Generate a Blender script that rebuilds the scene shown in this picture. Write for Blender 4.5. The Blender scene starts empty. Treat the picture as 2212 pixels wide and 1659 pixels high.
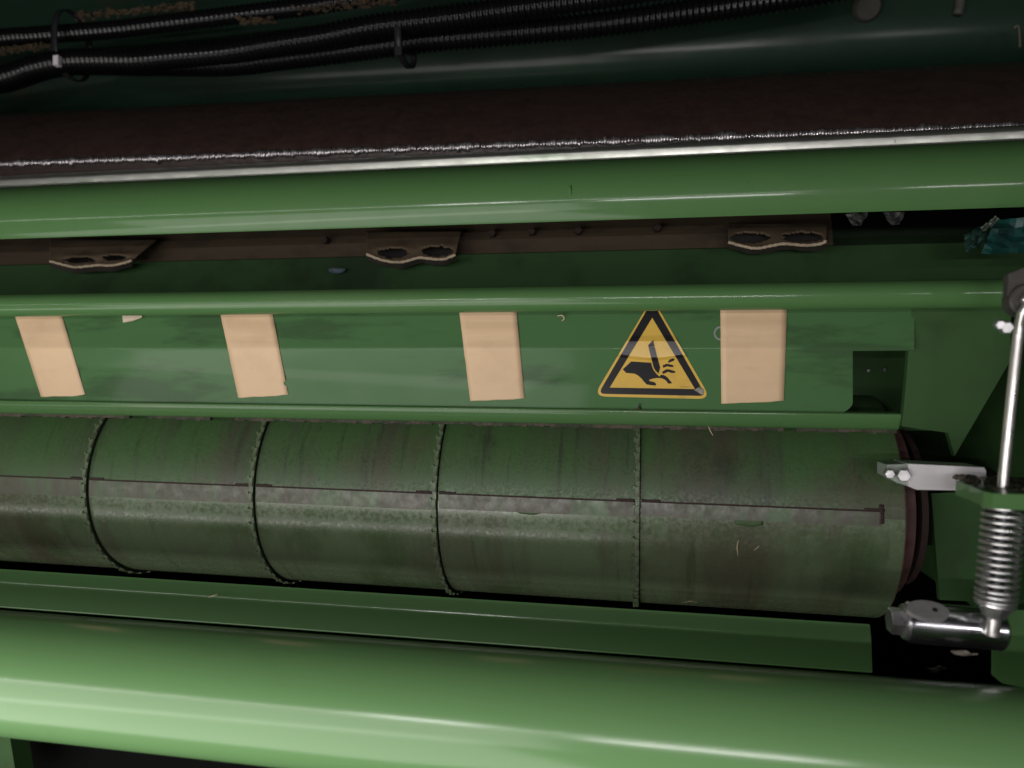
import bpy, bmesh, math, random
from mathutils import Vector, Matrix, noise
random.seed(7)
S = bpy.context.scene
C = S.collection
# ------------------------------------------------------------------ camera
# X runs along the machine, Y goes away from the viewer, Z is up. The lens stands at the origin.
W, H, F = 2212.0, 1659.0, 1560.0
VPX, VPY = -7490.0, 752.4                     # where the X direction vanishes
ex = -Vector((VPX - W/2, VPY - H/2, F)).normalized()
up = Vector((0, -1, 0)); ez = (up - ex*up.dot(ex)).normalized()
ey = ez.cross(ex)
if ey.z < 0: ey = -ey
cam = bpy.data.cameras.new('camera'); co = bpy.data.objects.new('camera', cam); C.objects.link(co)
right = Vector((ex.x, ey.x, ez.x)); down = Vector((ex.y, ey.y, ez.y)); fwd = Vector((ex.z, ey.z, ez.z))
co.matrix_world = Matrix(((right.x, -down.x, -fwd.x, 0), (right.y, -down.y, -fwd.y, 0), (right.z, -down.z, -fwd.z, 0), (0, 0, 0, 1)))
cam.sensor_width = 36; cam.sensor_fit = 'HORIZONTAL'; cam.lens = F/W*36
cam.clip_start = 0.01; cam.clip_end = 50
cam.dof.use_dof = True; cam.dof.focus_distance = 0.61; cam.dof.aperture_fstop = 4.2
S.camera = co
# ------------------------------------------------------------------ world, lamps, exposure
w = bpy.data.worlds.new("World"); S.world = w; w.use_nodes = True
bg = w.node_tree.nodes['Background']; bg.inputs[0].default_value = (0.55, 0.62, 0.7, 1); bg.inputs[1].default_value = 0.004
S.view_settings.view_transform = 'Standard'; S.view_settings.look = 'None'
S.view_settings.exposure = 0.0; S.view_settings.gamma = 1
def area(name, loc, aim, sx, sy, power, col):
    l = bpy.data.lights.new(name, 'AREA'); l.shape = 'RECTANGLE'; l.size = sx; l.size_y = sy; l.energy = power; l.color = col
    o = bpy.data.objects.new(name, l); C.objects.link(o); o.location = loc
    d = Vector(aim) - Vector(loc); o.rotation_euler = d.to_track_quat('-Z', 'Y').to_euler(); return o
area('strip_lamp', (-0.75, -0.95, 0.05), (-0.5, 0.6, 0.0), 2.5, 0.022, 3.6, (1, 0.95, 0.95))
area('lamp_tube', (-0.50, -0.94, 0.05), (-0.3, 0.6, 0.0), 0.28, 0.016, 1.5, (1, 0.95, 0.96))
area('lamp_tube', (0.14, -0.94, -0.08), (0.0, 0.6, -0.05), 0.5, 0.022, 3.4, (1, 0.95, 0.96))
area('lamp_tube', (0.84, -0.94, 0.05), (0.3, 0.6, 0.0), 0.26, 0.016, 1.1, (1, 0.95, 0.96))
area('mid_fill_lamp', (-0.60, -0.26, -0.26), (-0.20, 0.6, -0.04), 1.0, 0.4, 4.0, (1, 0.97, 0.92))  # added soft fill that lights the guard, roller and bar
area('low_fill_lamp', (-0.70, -0.06, -0.72), (-0.30, 0.55, 0.05), 1.3, 0.8, 10.0, (1, 0.98, 0.92))  # added low fill close to the lens, brightens the front bar's underside
# ------------------------------------------------------------------ helpers
def ray(px, py):
    d = Vector((px - W/2, py - H/2, F)); return Vector((d.dot(ex), d.dot(ey), d.dot(ez)))
def P(px, py, Y):
    r = ray(px, py); return r*(Y/r.y)
def ang(px, py):
    r = ray(px, py); return math.atan2(r.z, r.y)
def fit(px, yt, yb, Yc):                      # centre and radius of a round bar seen between two heights
    a, b = ang(px, yt), ang(px, yb); m, h = (a+b)/2, (a-b)/2
    d = Yc/math.cos(m); return Vector((P(px, (yt+yb)/2, Yc).x, Yc, d*math.sin(m))), d*math.sin(h)
def link(name, me, mat, parent=None, smooth=False):
    o = bpy.data.objects.new(name, me); C.objects.link(o)
    if mat and not me.materials: me.materials.append(mat)
    if smooth:
        for p in me.polygons: p.use_smooth = True
    if parent is not None:
        o.parent = parent; o.matrix_parent_inverse = Matrix.Translation(-Vector(parent.location))
    return o
def build(name, bm, mat, parent=None, smooth=False, sharp=None):
    bmesh.ops.recalc_face_normals(bm, faces=bm.faces) if bm.faces else None
    me = bpy.data.meshes.new(name); bm.to_mesh(me); bm.free()
    o = link(name, me, mat, parent, smooth)
    if smooth and sharp:
        me.set_sharp_from_angle(angle=math.radians(sharp))
    return o
def tag(o, label, cat, group=None):
    o['label'] = label; o['category'] = cat
    if group: o['group'] = group
    return o
def thing(name, loc, label, cat, group=None):
    o = bpy.data.objects.new(name, None); C.objects.link(o); o.location = loc; o.empty_display_size = .02
    return tag(o, label, cat, group)
def struct(o): o['kind'] = 'structure'; return o
def frame(axis):
    a = axis.normalized(); t = Vector((0, 0, 1)) if abs(a.z) < .9 else Vector((1, 0, 0))
    u = a.cross(t).normalized(); return u, a.cross(u).normalized()
def add_cyl(bm, a, b, r, r2=None, n=24, caps=True, bev=0):
    a, b = Vector(a), Vector(b); r2 = r if r2 is None else r2; u, v = frame(b-a); d = (b-a).normalized()
    st = [(a, r), (b, r2)]
    if bev: st = [(a, r-bev), (a+d*bev, r), (b-d*bev, r2), (b, r2-bev)]
    rings = [[bm.verts.new(p+(u*math.cos(2*math.pi*i/n)+v*math.sin(2*math.pi*i/n))*q) for i in range(n)] for p, q in st]
    for A, B in zip(rings, rings[1:]):
        for i in range(n): bm.faces.new((A[i], A[(i+1) % n], B[(i+1) % n], B[i]))
    if caps: bm.faces.new(rings[0]); bm.faces.new(rings[-1])
def add_tube(bm, pts, radii, n=12, caps=True):
    pts = [Vector(p) for p in pts]; rings = []; u = None
    for i, p in enumerate(pts):
        t = (pts[min(i+1, len(pts)-1)]-pts[max(i-1, 0)]).normalized()
        if u is None: u, _ = frame(t)
        u = (u-t*u.dot(t)).normalized(); v = t.cross(u); r = radii[i] if hasattr(radii, '__len__') else radii
        rings.append([bm.verts.new(p+(u*math.cos(2*math.pi*k/n)+v*math.sin(2*math.pi*k/n))*r) for k in range(n)])
    for A, B in zip(rings, rings[1:]):
        for k in range(n): bm.faces.new((A[k], A[(k+1) % n], B[(k+1) % n], B[k]))
    if caps: bm.faces.new(rings[0]); bm.faces.new(rings[-1])
def add_prism(bm, poly, off):                 # polygon of points and its copy shifted by off
    A = [bm.verts.new(Vector(p)) for p in poly]; B = [bm.verts.new(Vector(p)+Vector(off)) for p in poly]; n = len(poly)
    bm.faces.new(A); bm.faces.new(B)
    for i in range(n): bm.faces.new((A[i], A[(i+1) % n], B[(i+1) % n], B[i]))
def add_box(bm, lo, hi):
    lo, hi = Vector(lo), Vector(hi)
    add_prism(bm, [(lo.x, lo.y, lo.z), (hi.x, lo.y, lo.z), (hi.x, hi.y, lo.z), (lo.x, hi.y, lo.z)], (0, 0, hi.z-lo.z))
def bevel(bm, w, seg=2, ang_=40):
    es = [e for e in bm.edges if len(e.link_faces) == 2 and e.calc_face_angle(0) > math.radians(ang_)]
    bmesh.ops.bevel(bm, geom=es, offset=w, segments=seg, affect='EDGES', profile=.5)
def loft(bm, rows, xs, thick=None, xend=None):
    """rows: (Y,Z) points of a cross-section, drawn along X through xs; thick closes the section behind."""
    sec = list(rows)
    if thick: sec = sec + [(y+thick[0], z+thick[1]) for y, z in reversed(rows)]
    n = len(sec); st = []
    for k, x in enumerate(xs):
        st.append([bm.verts.new((x if xend is None or k < len(xs)-1 else min(x, xend[i if i < len(rows) else 2*len(rows)-1-i]), y, z)) for i, (y, z) in enumerate(sec)])
    for A, B in zip(st, st[1:]):
        for i in range(n if thick else n-1): bm.faces.new((A[i], A[(i+1) % n], B[(i+1) % n], B[i]))
    if thick:
        m = len(rows)
        for A in (st[0], st[-1]):
            for i in range(m-1): bm.faces.new((A[i], A[i+1], A[2*m-2-i], A[2*m-1-i]))
def yz(px, py, Y): p = P(px, py, Y); return (p.y, p.z)
def spline(pts, step):                        # Catmull-Rom resampled at even steps
    pts = [Vector(p) for p in pts]; out = []
    for i in range(len(pts)-1):
        a, b, c, d = pts[max(i-1, 0)], pts[i], pts[i+1], pts[min(i+2, len(pts)-1)]; n = 24
        for k in range(n):
            t = k/n; out.append(.5*((2*b)+(c-a)*t+(2*a-5*b+4*c-d)*t*t+(3*b-a-3*c+d)*t**3))
    out.append(pts[-1]); res = [out[0]]; acc = 0
    for a, b in zip(out, out[1:]):
        L = (b-a).length; s = step-acc
        while s <= L: res.append(a.lerp(b, s/L)); s += step
        acc = L-(s-step)
    return res
def lump(bm, c, r, sx=1, sy=1, sz=1, sub=1, rough=.3):
    g = bmesh.ops.create_icosphere(bm, subdivisions=sub, radius=1)['verts']; s = random.random()*99
    for v in g:
        k = 1+rough*noise.noise(v.co*1.7+Vector((s, s, s))); v.co = Vector(c)+Vector((v.co.x*sx, v.co.y*sy, v.co.z*sz))*r*k
# ------------------------------------------------------------------ materials
def mat(name, col, rough=.5, metal=0., coat=0., col2=None, sc=(8, 8, 8), lo=.45, hi=.7, bump=0., bsc=60, rvar=0., coat_r=.1, layers=(), spec=.35):
    m = bpy.data.materials.new(name); m.use_nodes = True; nt = m.node_tree; N = nt.nodes; L = nt.links; b = N['Principled BSDF']
    b.inputs['Roughness'].default_value = rough; b.inputs['Metallic'].default_value = metal
    b.inputs['Coat Weight'].default_value = coat; b.inputs['Coat Roughness'].default_value = coat_r
    b.inputs['Specular IOR Level'].default_value = spec
    b.inputs['Base Color'].default_value = (*col, 1)
    tc = N.new('ShaderNodeTexCoord'); out = None
    ls = list(layers)
    if col2: ls.insert(0, (col2, sc, lo, hi, 1.0))
    for (c2, s2, l2, h2, amt) in ls:
        mp = N.new('ShaderNodeMapping'); mp.inputs['Scale'].default_value = s2; mp.inputs['Location'].default_value = [random.random()*5 for _ in range(3)]
        L.new(tc.outputs['Object'], mp.inputs[0])
        nz = N.new('ShaderNodeTexNoise'); nz.inputs['Detail'].default_value = 6; nz.inputs['Roughness'].default_value = .62; nz.inputs['Scale'].default_value = 1
        L.new(mp.outputs[0], nz.inputs['Vector'])
        mr = N.new('ShaderNodeMapRange'); mr.inputs['From Min'].default_value = l2; mr.inputs['From Max'].default_value = h2; mr.inputs['To Max'].default_value = amt
        mr.interpolation_type = 'SMOOTHSTEP'
        L.new(nz.outputs['Fac'], mr.inputs['Value'])
        mx = N.new('ShaderNodeMix'); mx.data_type = 'RGBA'; L.new(mr.outputs[0], mx.inputs['Factor'])
        if out is None: mx.inputs[6].default_value = (*col, 1)
        else: L.new(out, mx.inputs[6])
        mx.inputs[7].default_value = (*c2, 1); out = mx.outputs[2]
    if out: L.new(out, b.inputs['Base Color'])
    if rvar or bump:
        nz = N.new('ShaderNodeTexNoise'); nz.inputs['Scale'].default_value = bsc; nz.inputs['Detail'].default_value = 5
        L.new(tc.outputs['Object'], nz.inputs['Vector'])
        if rvar:
            mr = N.new('ShaderNodeMapRange'); mr.inputs['From Min'].default_value = .3; mr.inputs['From Max'].default_value = .7
            mr.inputs['To Min'].default_value = max(.03, rough-rvar); mr.inputs['To Max'].default_value = rough+rvar
            L.new(nz.outputs['Fac'], mr.inputs['Value']); L.new(mr.outputs[0], b.inputs['Roughness'])
        if bump:
            bp = N.new('ShaderNodeBump'); bp.inputs['Strength'].default_value = 1; bp.inputs['Distance'].default_value = bump
            L.new(nz.outputs['Fac'], bp.inputs['Height']); L.new(bp.outputs[0], b.inputs['Normal'])
    return m
G = (.062, .146, .047)
DUST = (.085, .15, .06)
paint = mat('green_paint', G, .6, spec=.2, coat=.5, coat_r=.12, col2=DUST, sc=(5, 14, 14), lo=.5, hi=.85, bump=.00009, bsc=70, rvar=.09, layers=[((.022, .03, .016), (150, 150, 150), .72, .77, .7), ((.12, .13, .09), (12, 120, 120), .7, .8, .5)])
paint_fg = mat('green_paint_lit_bar', (.13, .27, .10), .6, spec=.15, coat=.85, coat_r=.17, col2=DUST, sc=(4, 9, 9), lo=.5, hi=.9, bump=.0003, bsc=18, rvar=.06)  # paler copy of the green; stronger light on the bar put into it
paint_guard = mat('green_paint_guard', (.055, .135, .048), .6, spec=.15, coat=.22, coat_r=.09, col2=(.04, .09, .035), sc=(5, 9, 22), lo=.52, hi=.62,
                  layers=[((.09, .14, .075), (30, 40, 40), .6, .8, .5)], bump=.00003, bsc=30, rvar=.08)
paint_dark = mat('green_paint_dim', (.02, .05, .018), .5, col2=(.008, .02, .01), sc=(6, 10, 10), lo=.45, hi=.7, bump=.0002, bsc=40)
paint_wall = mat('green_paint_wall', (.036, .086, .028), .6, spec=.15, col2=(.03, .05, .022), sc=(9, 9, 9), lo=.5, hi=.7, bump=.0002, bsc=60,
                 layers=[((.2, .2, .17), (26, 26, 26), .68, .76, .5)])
BR = (.066, .052, .036)
roller_m = mat('worn_roller_paint', (.045, .1, .032), .48, spec=.5, col2=(.05, .066, .036), sc=(20, 3.0, 3.0), lo=.42, hi=.66,
               layers=[(BR, (7, 5, 5), .5, .68, .75), ((.018, .024, .013), (80, 6, 6), .54, .68, .5), ((.022, .034, .016), (14, 14, 14), .58, .7, .6), ((.028, .026, .018), (160, 90, 90), .62, .70, .4), ((.2, .17, .14), (210, 210, 90), .71, .77, .8)],
               bump=.00003, bsc=420, rvar=.14)
lower_m = mat('worn_lower_plate_sheen', (.10, .142, .076), .27, spec=1.0, col2=(.085, .10, .06), sc=(22, 3, 3), lo=.42, hi=.66,  # paler worn plate; the sheen below the seam is also in its colour
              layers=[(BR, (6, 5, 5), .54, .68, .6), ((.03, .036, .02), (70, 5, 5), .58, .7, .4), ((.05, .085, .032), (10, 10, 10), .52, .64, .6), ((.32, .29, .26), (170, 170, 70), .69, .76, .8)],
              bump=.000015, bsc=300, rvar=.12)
strip_m = mat('worn_seam_paint', (.075, .075, .052), .45, spec=.6, col2=(.07, .12, .055), sc=(22, 6, 6), lo=.47, hi=.66, layers=[(BR, (70, 9, 9), .52, .7, .8)], bump=.0002, bsc=150, rvar=.15)
rib_m = mat('ring_paint', (.11, .15, .085), .4, col2=(.05, .04, .03), sc=(60, 60, 60), lo=.5, hi=.7, rvar=.15, bump=.0002, bsc=200)
groove_m = mat('ring_side_shade', (.016, .022, .012), .7)  # ring's right side coloured dark for its shade, groove included
rust = mat('rust_brown', (.10, .05, .046), .6, col2=(.05, .03, .025), sc=(50, 50, 50), lo=.42, hi=.66, bump=.0005, bsc=120, rvar=.2)
rust_dk = mat('dark_rust', (.032, .017, .014), .75, col2=(.025, .014, .012), sc=(80, 80, 80), bump=.0006, bsc=160)
brown = mat('brown_steel', (.045, .026, .021), .45, spec=.5, col2=(.034, .02, .017), sc=(30, 60, 60), lo=.4, hi=.66, bump=.0005, bsc=120, rvar=.14)
bead_m = mat('weld_steel', (.6, .57, .58), .36, metal=.9, rvar=.14, bump=.0003, bsc=120)
lip_m = mat('highlight_lip', (.56, .58, .52), .34, metal=.85, col2=(.16, .28, .15), sc=(6, 60, 60), lo=.5, hi=.75, layers=[((.05, .05, .04), (70, 30, 30), .68, .74, .8)], bump=.0002, bsc=60, rvar=.06)  # pale steel colour stands in for the highlight on the painted lip
tape_m = mat('beige_tape', (.64, .455, .285), .52, col2=(.57, .40, .25), sc=(30, 30, 30), lo=.4, hi=.8, bump=.00008, bsc=260, layers=[((.36, .25, .15), (35, 60, 60), .62, .78, .35), ((.2, .14, .09), (260, 260, 260), .74, .78, .5)])
yellow = mat('yellow_print', (.62, .40, .075), .4, spec=.2, coat=.4, coat_r=.15, col2=(.50, .32, .07), sc=(60, 60, 60), lo=.5, hi=.8)
black = mat('black_print', (.014, .013, .016), .4, spec=.2, coat=.4, coat_r=.15, layers=[((.3, .28, .25), (260, 260, 260), .74, .78, .7)])
worn_grey = mat('scuffed_sticker', (.28, .26, .22), .5, col2=(.1, .09, .08), sc=(200, 200, 200))
hose_m = mat('black_conduit', (.004, .004, .005), .22, spec=.3, rvar=.08, bsc=90)
tie_m = mat('black_tie', (.014, .014, .016), .45)
pale = mat('pale_plastic', (.55, .52, .55), .45)
tan = mat('tan_fibre', (.09, .063, .038), .7, col2=(.055, .04, .025), sc=(40, 40, 40), bump=.0004, bsc=140)
tan_edge = mat('cream_edge', (.46, .37, .26), .6, col2=(.33, .26, .18), sc=(120, 120, 120), bump=.0004, bsc=300)
tan_back = mat('brown_board', (.06, .042, .025), .7, col2=(.035, .026, .016), sc=(20, 40, 40), bump=.0004, bsc=90, layers=[((.03, .02, .014), (45, 60, 60), .64, .72, .8)])
dirt = mat('caked_dirt', (.075, .06, .045), .8, col2=(.03, .035, .022), sc=(60, 60, 60), lo=.4, hi=.6, bump=.001, bsc=180)
steel = mat('zinc_steel', (.7, .69, .70), .32, metal=.95, rvar=.08, bump=.0001, bsc=140)
chrome = mat('polished_steel', (.72, .73, .77), .22, metal=1, rvar=.05, bsc=60)
rod_m = mat('rod_steel', (.7, .68, .66), .34, metal=.85, rvar=.08, bsc=120)
grey_pl = mat('grey_plastic', (.56, .545, .56), .5, col2=(.50, .48, .50), sc=(30, 30, 30), bump=.00008, bsc=200)
dark_void = mat('void_shade_black', (.012, .011, .010), .8)  # near-black that puts shade into the flap hollows and lower wall
turq = mat('turquoise_film', (.008, .05, .044), .4, col2=(.006, .02, .018), sc=(40, 40, 40), bump=.0008, bsc=90)
straw_m = mat('straw', (.55, .42, .27), .6)
chip_m = mat('pale_chaff', (.3, .26, .22), .6, bump=.0006, bsc=200)
# ------------------------------------------------------------------ setting
XL, XW = -1.7, 0.305
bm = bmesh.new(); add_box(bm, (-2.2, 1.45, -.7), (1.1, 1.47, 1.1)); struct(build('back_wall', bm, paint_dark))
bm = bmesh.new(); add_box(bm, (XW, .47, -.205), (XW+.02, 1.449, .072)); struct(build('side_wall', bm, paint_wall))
bm = bmesh.new(); add_box(bm, (.42, .40, -.6), (.44, 1.449, -.21)); struct(build('lower_shade_wall', bm, dark_void))  # added near-black wall; its colour stands for shade below the shaft
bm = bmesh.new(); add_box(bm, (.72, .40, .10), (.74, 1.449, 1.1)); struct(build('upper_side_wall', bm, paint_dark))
bm = bmesh.new(); add_box(bm, (-2.2, .25, -.62), (1.1, 1.449, -.60)); struct(build('floor', bm, dark_void))
# ------------------------------------------------------------------ foreground bar
def sag(o, k):                                # a long part that droops slightly towards the right
    for v in o.data.vertices: v.co.z -= k*(v.co.x+.65)
    return o
def xat(px, py, Y): return P(px, py, Y).x
c, r = fit(0, 1318, 1592, .44)
bm = bmesh.new(); n = 96
rows = [(c.y-r*math.cos(2*math.pi*i/n), c.z+r*math.sin(2*math.pi*i/n)) for i in range(n+1)]
xs = [XL+i*(.62-XL)/40 for i in range(41)]
loft(bm, rows[:-1]+[rows[0]], xs); bmesh.ops.remove_doubles(bm, verts=bm.verts, dist=1e-6)
tag(build('front_bar', bm, paint_fg, None, True), 'thick pale green round bar in front at the bottom', 'bar')
FGC, FGR = c, r
bm = bmesh.new(); add_box(bm, (-2.2, .66, -.6), (.41, .665, -.29)); struct(build('shade_panel', bm, mat('panel_shade_black', (.003, .003, .003), .9, spec=.1)))  # added near-black panel that keeps low light off the roller
# small green leg under it, far left
bm = bmesh.new(); Y = .60
add_prism(bm, [P(-60, 1560, Y), P(16, 1560, Y), P(42, 1720, Y), P(-60, 1720, Y)], (0, .02, 0)); bevel(bm, .002)
tag(build('support_leg', bm, paint_wall), 'green flat leg below the front bar in the bottom left corner', 'bracket')
# ------------------------------------------------------------------ lower box bar
Y0 = .556
rows = [yz(0, 1229, Y0+.0082), yz(0, 1257, Y0+.004)]
a = Vector(rows[0]); b_ = Vector(rows[1]); c_ = Vector(yz(0, 1314, Y0+.001))
def fillet(pts, rad, seg=6):
    out = [Vector(pts[0])]
    for p, q, s in zip(pts, pts[1:], pts[2:]):
        p, q, s = Vector(p), Vector(q), Vector(s); d1 = (p-q).normalized(); d2 = (s-q).normalized()
        A, B = q+d1*rad, q+d2*rad
        for i in range(seg+1):
            t = i/seg; out.append(A*(1-t)**2+q*2*t*(1-t)+B*t*t)
    out.append(Vector(pts[-1])); return out
tilt = 0
rows = [(v[0], v[1]) for v in fillet([a, b_, c_, c_+Vector((.04, .002))], .0022)]
xe = xat(1886, 1390, Y0)
bm = bmesh.new(); loft(bm, rows+[rows[0]], [XL+i*(xe-XL)/24 for i in range(25)])
bmesh.ops.remove_doubles(bm, verts=bm.verts, dist=1e-7); bmesh.ops.holes_fill(bm, edges=[e for e in bm.edges if e.is_boundary])
tag(build('scraper_bar', bm, paint, None, True, 35), 'long green box bar with a bright folded edge directly below the roller', 'bar')
# ------------------------------------------------------------------ roller with toothed rings
R, YC = .1, .71
def roller_z(px, pyb):
    a = ang(px, pyb); 
    lo_, hi_ = -.4, .2
    for _ in range(60):
        z = (lo_+hi_)/2; d = math.hypot(YC, z); t = math.atan2(z, YC)-math.asin(R/d)
        if t > a: hi_ = z
        else: lo_ = z
    return z
xa, za = xat(0, 1070, YC-R), roller_z(0, 1211); xb, zb = xat(1885, 1130, YC-R), roller_z(1885, 1334)
def rz(x): return za+(zb-za)*(x-xa)/(xb-xa)
def rp(x, th, r=R): return Vector((x, YC-r*math.cos(th), rz(x)+r*math.sin(th)))       # th: 0 faces the viewer, + up
def roll_at(px, py, r=R):                     # where a ray meets the roller surface -> (x, th)
    d = ray(px, py); t = .3
    def f(t): p = d*t; return math.hypot(p.y-YC, p.z-rz(p.x))-r
    s0 = .2/F; ts = [(.40+i*.002)/F for i in range(160)]
    for t0, t1 in zip(ts, ts[1:]):
        if f(t0) > 0 >= f(t1):
            for _ in range(30):
                m = (t0+t1)/2
                if f(m) > 0: t0 = m
                else: t1 = m
            p = d*t0; return p.x, math.atan2(p.z-rz(p.x), YC-p.y)
    t = min(ts, key=lambda q: abs(f(q))); p = d*t; return p.x, math.atan2(p.z-rz(p.x), YC-p.y)
RING = [roll_at(190, 1095)[0], roll_at(548, 1105)[0], roll_at(941, 1110)[0], roll_at(1378, 1115)[0]]
RX1 = roll_at(1955, 1140)[0]
roller = thing('feed_roller', (RING[2], YC, rz(RING[2])), 'large worn green roller with grime streaks and toothed rings across the middle', 'roller')
def patch(bm, x0, x1, t0, t1, r, nx, nt, thick=0, jit=None):
    g = [[bm.verts.new(rp(x0+(x1-x0)*i/nx, (t0+(t1-t0)*j/nt)+(jit(i/nx, j/nt) if jit else 0), r)) for j in range(nt+1)] for i in range(nx+1)]
    for i in range(nx):
        for j in range(nt): bm.faces.new((g[i][j], g[i+1][j], g[i+1][j+1], g[i][j+1]))
    if thick:
        h = [[bm.verts.new(rp(x0+(x1-x0)*i/nx, (t0+(t1-t0)*j/nt)+(jit(i/nx, j/nt) if jit else 0), r-thick)) for j in range(nt+1)] for i in range(nx+1)]
        for i in range(nx):
            for j in (0, nt): bm.faces.new((g[i][j], g[i+1][j], h[i+1][j], h[i][j]))
        for j in range(nt):
            for i in (0, nx): bm.faces.new((g[i][j], g[i][j+1], h[i][j+1], h[i][j]))
edges = [XL+.02]+RING+[RX1]
S1 = [roll_at(x, 1027+x*(76/1910)) for x in (5, 190, 548, 941, 1378, 1905)]
S2 = [roll_at(x, 1066+x*(69/1910)) for x in (5, 190, 548, 941, 1378, 1905)]
for k in range(5):
    x0 = edges[k]+.0020; x1 = edges[k+1]-(.0020 if k < 4 else 0)
    t1 = S1[min(k+1, 4)][1]; t2 = S2[min(k+1, 4)][1]
    if k: t1 = (S1[k][1]+S1[k+1][1])/2; t2 = (S2[k][1]+S2[k+1][1])/2
    tm = (t1+t2)/2-.004
    bm = bmesh.new(); patch(bm, x0, x1, tm, math.pi*.999, R, 10, 52); build('upper_shell', bm, roller_m, roller, True)
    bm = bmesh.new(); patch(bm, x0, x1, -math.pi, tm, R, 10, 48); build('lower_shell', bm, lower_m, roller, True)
    xs1 = x1 if k < 4 else roll_at(1905, 1115)[0]
    bm = bmesh.new(); patch(bm, x0+.001, xs1-.001, t2, t1-.012, R+.0008, 24, 5, .0012)
    build('seam_strip', bm, strip_m, roller, True, 40)
    bm = bmesh.new(); patch(bm, x0+.001, xs1, t1-.0135, t1+.002, R+.0002, 30, 2, 0, lambda u, v: .0022*noise.noise(Vector((u*14+k*9, v, 0))))
    build('seam_gap', bm, rust_dk, roller, True)
    for side, xx in ((0, x0+.001), (1, x1-.016)):
        if (k == 0 and side == 0): continue
        if k == 4 and side == 1: xx = xs1-.013
        bm = bmesh.new(); ph = random.random()*9
        patch(bm, xx, xx+.015, t1-.010, t1+.014, R+.0007, 10, 3, .001, lambda u, v: .012*noise.noise(Vector((u*3+ph, v*2, 1))))
        build('weld_patch', bm, rust_dk, roller, True)
    if k in (0, 2, 3, 4):
        px = {0: -400, 2: 722, 3: 1145, 4: 1618}[k]
        if px > 0:
            py = {722: 1084, 1145: 1103, 1618: 1128}[px]; xx, tt = roll_at(px, py)
            bm = bmesh.new(); patch(bm, xx-.011, xx+.011, tt-.035, tt+.035, R+.0006, 8, 3, .001, lambda u, v: .018*(1-v)*abs(2*u-1)**2+.008*noise.noise(Vector((u*4, px, 0))))
            build('paint_nib', bm, mat('dull_green_weld', (.045, .085, .03), .55), roller, True)
# rust at the end of the seam
xx, tt = roll_at(1903, 1118)
bm = bmesh.new(); patch(bm, xx-.0012, xx+.0022, tt-.05, tt+.10, R+.0008, 3, 10, .001, lambda u, v: .01*noise.noise(Vector((u*3, v*5, 7))))
build('weld_patch', bm, rust_dk, roller, True)
# rings
tooth_me = None; PITCH = math.radians(8.0)
for k, x in enumerate(RING):
    bm = bmesh.new(); nr = 96
    prof = [(-.0022, R-.004), (-.0022, R+.0030), (.0012, R+.0030)]
    for (xa_, ra), (xb_, rb) in zip(prof, prof[1:]):
        A = [bm.verts.new(rp(x+xa_, 2*math.pi*i/nr, ra)) for i in range(nr)]; B = [bm.verts.new(rp(x+xb_, 2*math.pi*i/nr, rb)) for i in range(nr)]
        for i in range(nr): bm.faces.new((A[i], A[(i+1) % nr], B[(i+1) % nr], B[i]))
    ring = build('toothed_ring', bm, rib_m, roller)
    bm = bmesh.new(); patch(bm, x+.0012, x+.0024, -math.pi, math.pi, R-.004, 1, 96)
    A = [bm.verts.new(rp(x+.0013, 2*math.pi*i/nr, R-.004)) for i in range(nr)]; B = [bm.verts.new(rp(x+.0013, 2*math.pi*i/nr, R+.0030)) for i in range(nr)]
    for i in range(nr): bm.faces.new((A[i], A[(i+1) % nr], B[(i+1) % nr], B[i]))
    build('ring_groove', bm, groove_m, roller)
    off = random.random()*PITCH
    for j in range(27):
        th = math.radians(-104)+j*PITCH+off+random.uniform(-.012, .012)
        if tooth_me is None:
            bm = bmesh.new()       # local: x along the roller, y out of it, z round it
            add_box(bm, (-.0026, 0, -.0042), (.0008, .0012, .0042)); add_box(bm, (-.0042, -.003, .0028), (-.0024, .0017, .0050)); bevel(bm, .0004, 1)
            bmesh.ops.recalc_face_normals(bm, faces=bm.faces)
            tooth_me = bpy.data.meshes.new('tooth'); bm.to_mesh(tooth_me); bm.free(); tooth_me.materials.append(rib_m)
        t = bpy.data.objects.new('tooth', tooth_me); C.objects.link(t); t.parent = ring
        p = rp(x, th, R+.0029); o_ = Vector((0, -math.cos(th), math.sin(th))); z_ = Vector((0, math.sin(th), math.cos(th)))
        ring_inv = Matrix.Translation(-Vector(roller.location))
        t.matrix_local = Matrix(((1, 0, 0, p.x), (0, o_.y, z_.y, p.y), (0, o_.z, z_.z, p.z), (0, 0, 0, 1)))
# roller end: shoulder, rusty collar and flange
bm = bmesh.new(); add_cyl(bm, (RX1-.001, YC, rz(RX1)), (RX1+.001, YC, rz(RX1)), R-.0005, n=96); build('end_disc', bm, rust, roller)
bm = bmesh.new(); add_cyl(bm, (RX1, YC, rz(RX1)), (RX1+.015, YC, rz(RX1)), .080, n=96); build('end_collar', bm, rust, roller, True, 40)
bm = bmesh.new(); add_cyl(bm, (RX1+.023, YC, rz(RX1)), (RX1+.028, YC, rz(RX1)), .070, n=96); build('end_flange', bm, rust_dk, roller, True, 40)
bm = bmesh.new(); add_cyl(bm, (RX1+.01, YC, rz(RX1)), (XW+.005, YC, rz(RX1)), .035, n=48); build('axle', bm, dark_void, roller, True, 40)
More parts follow.
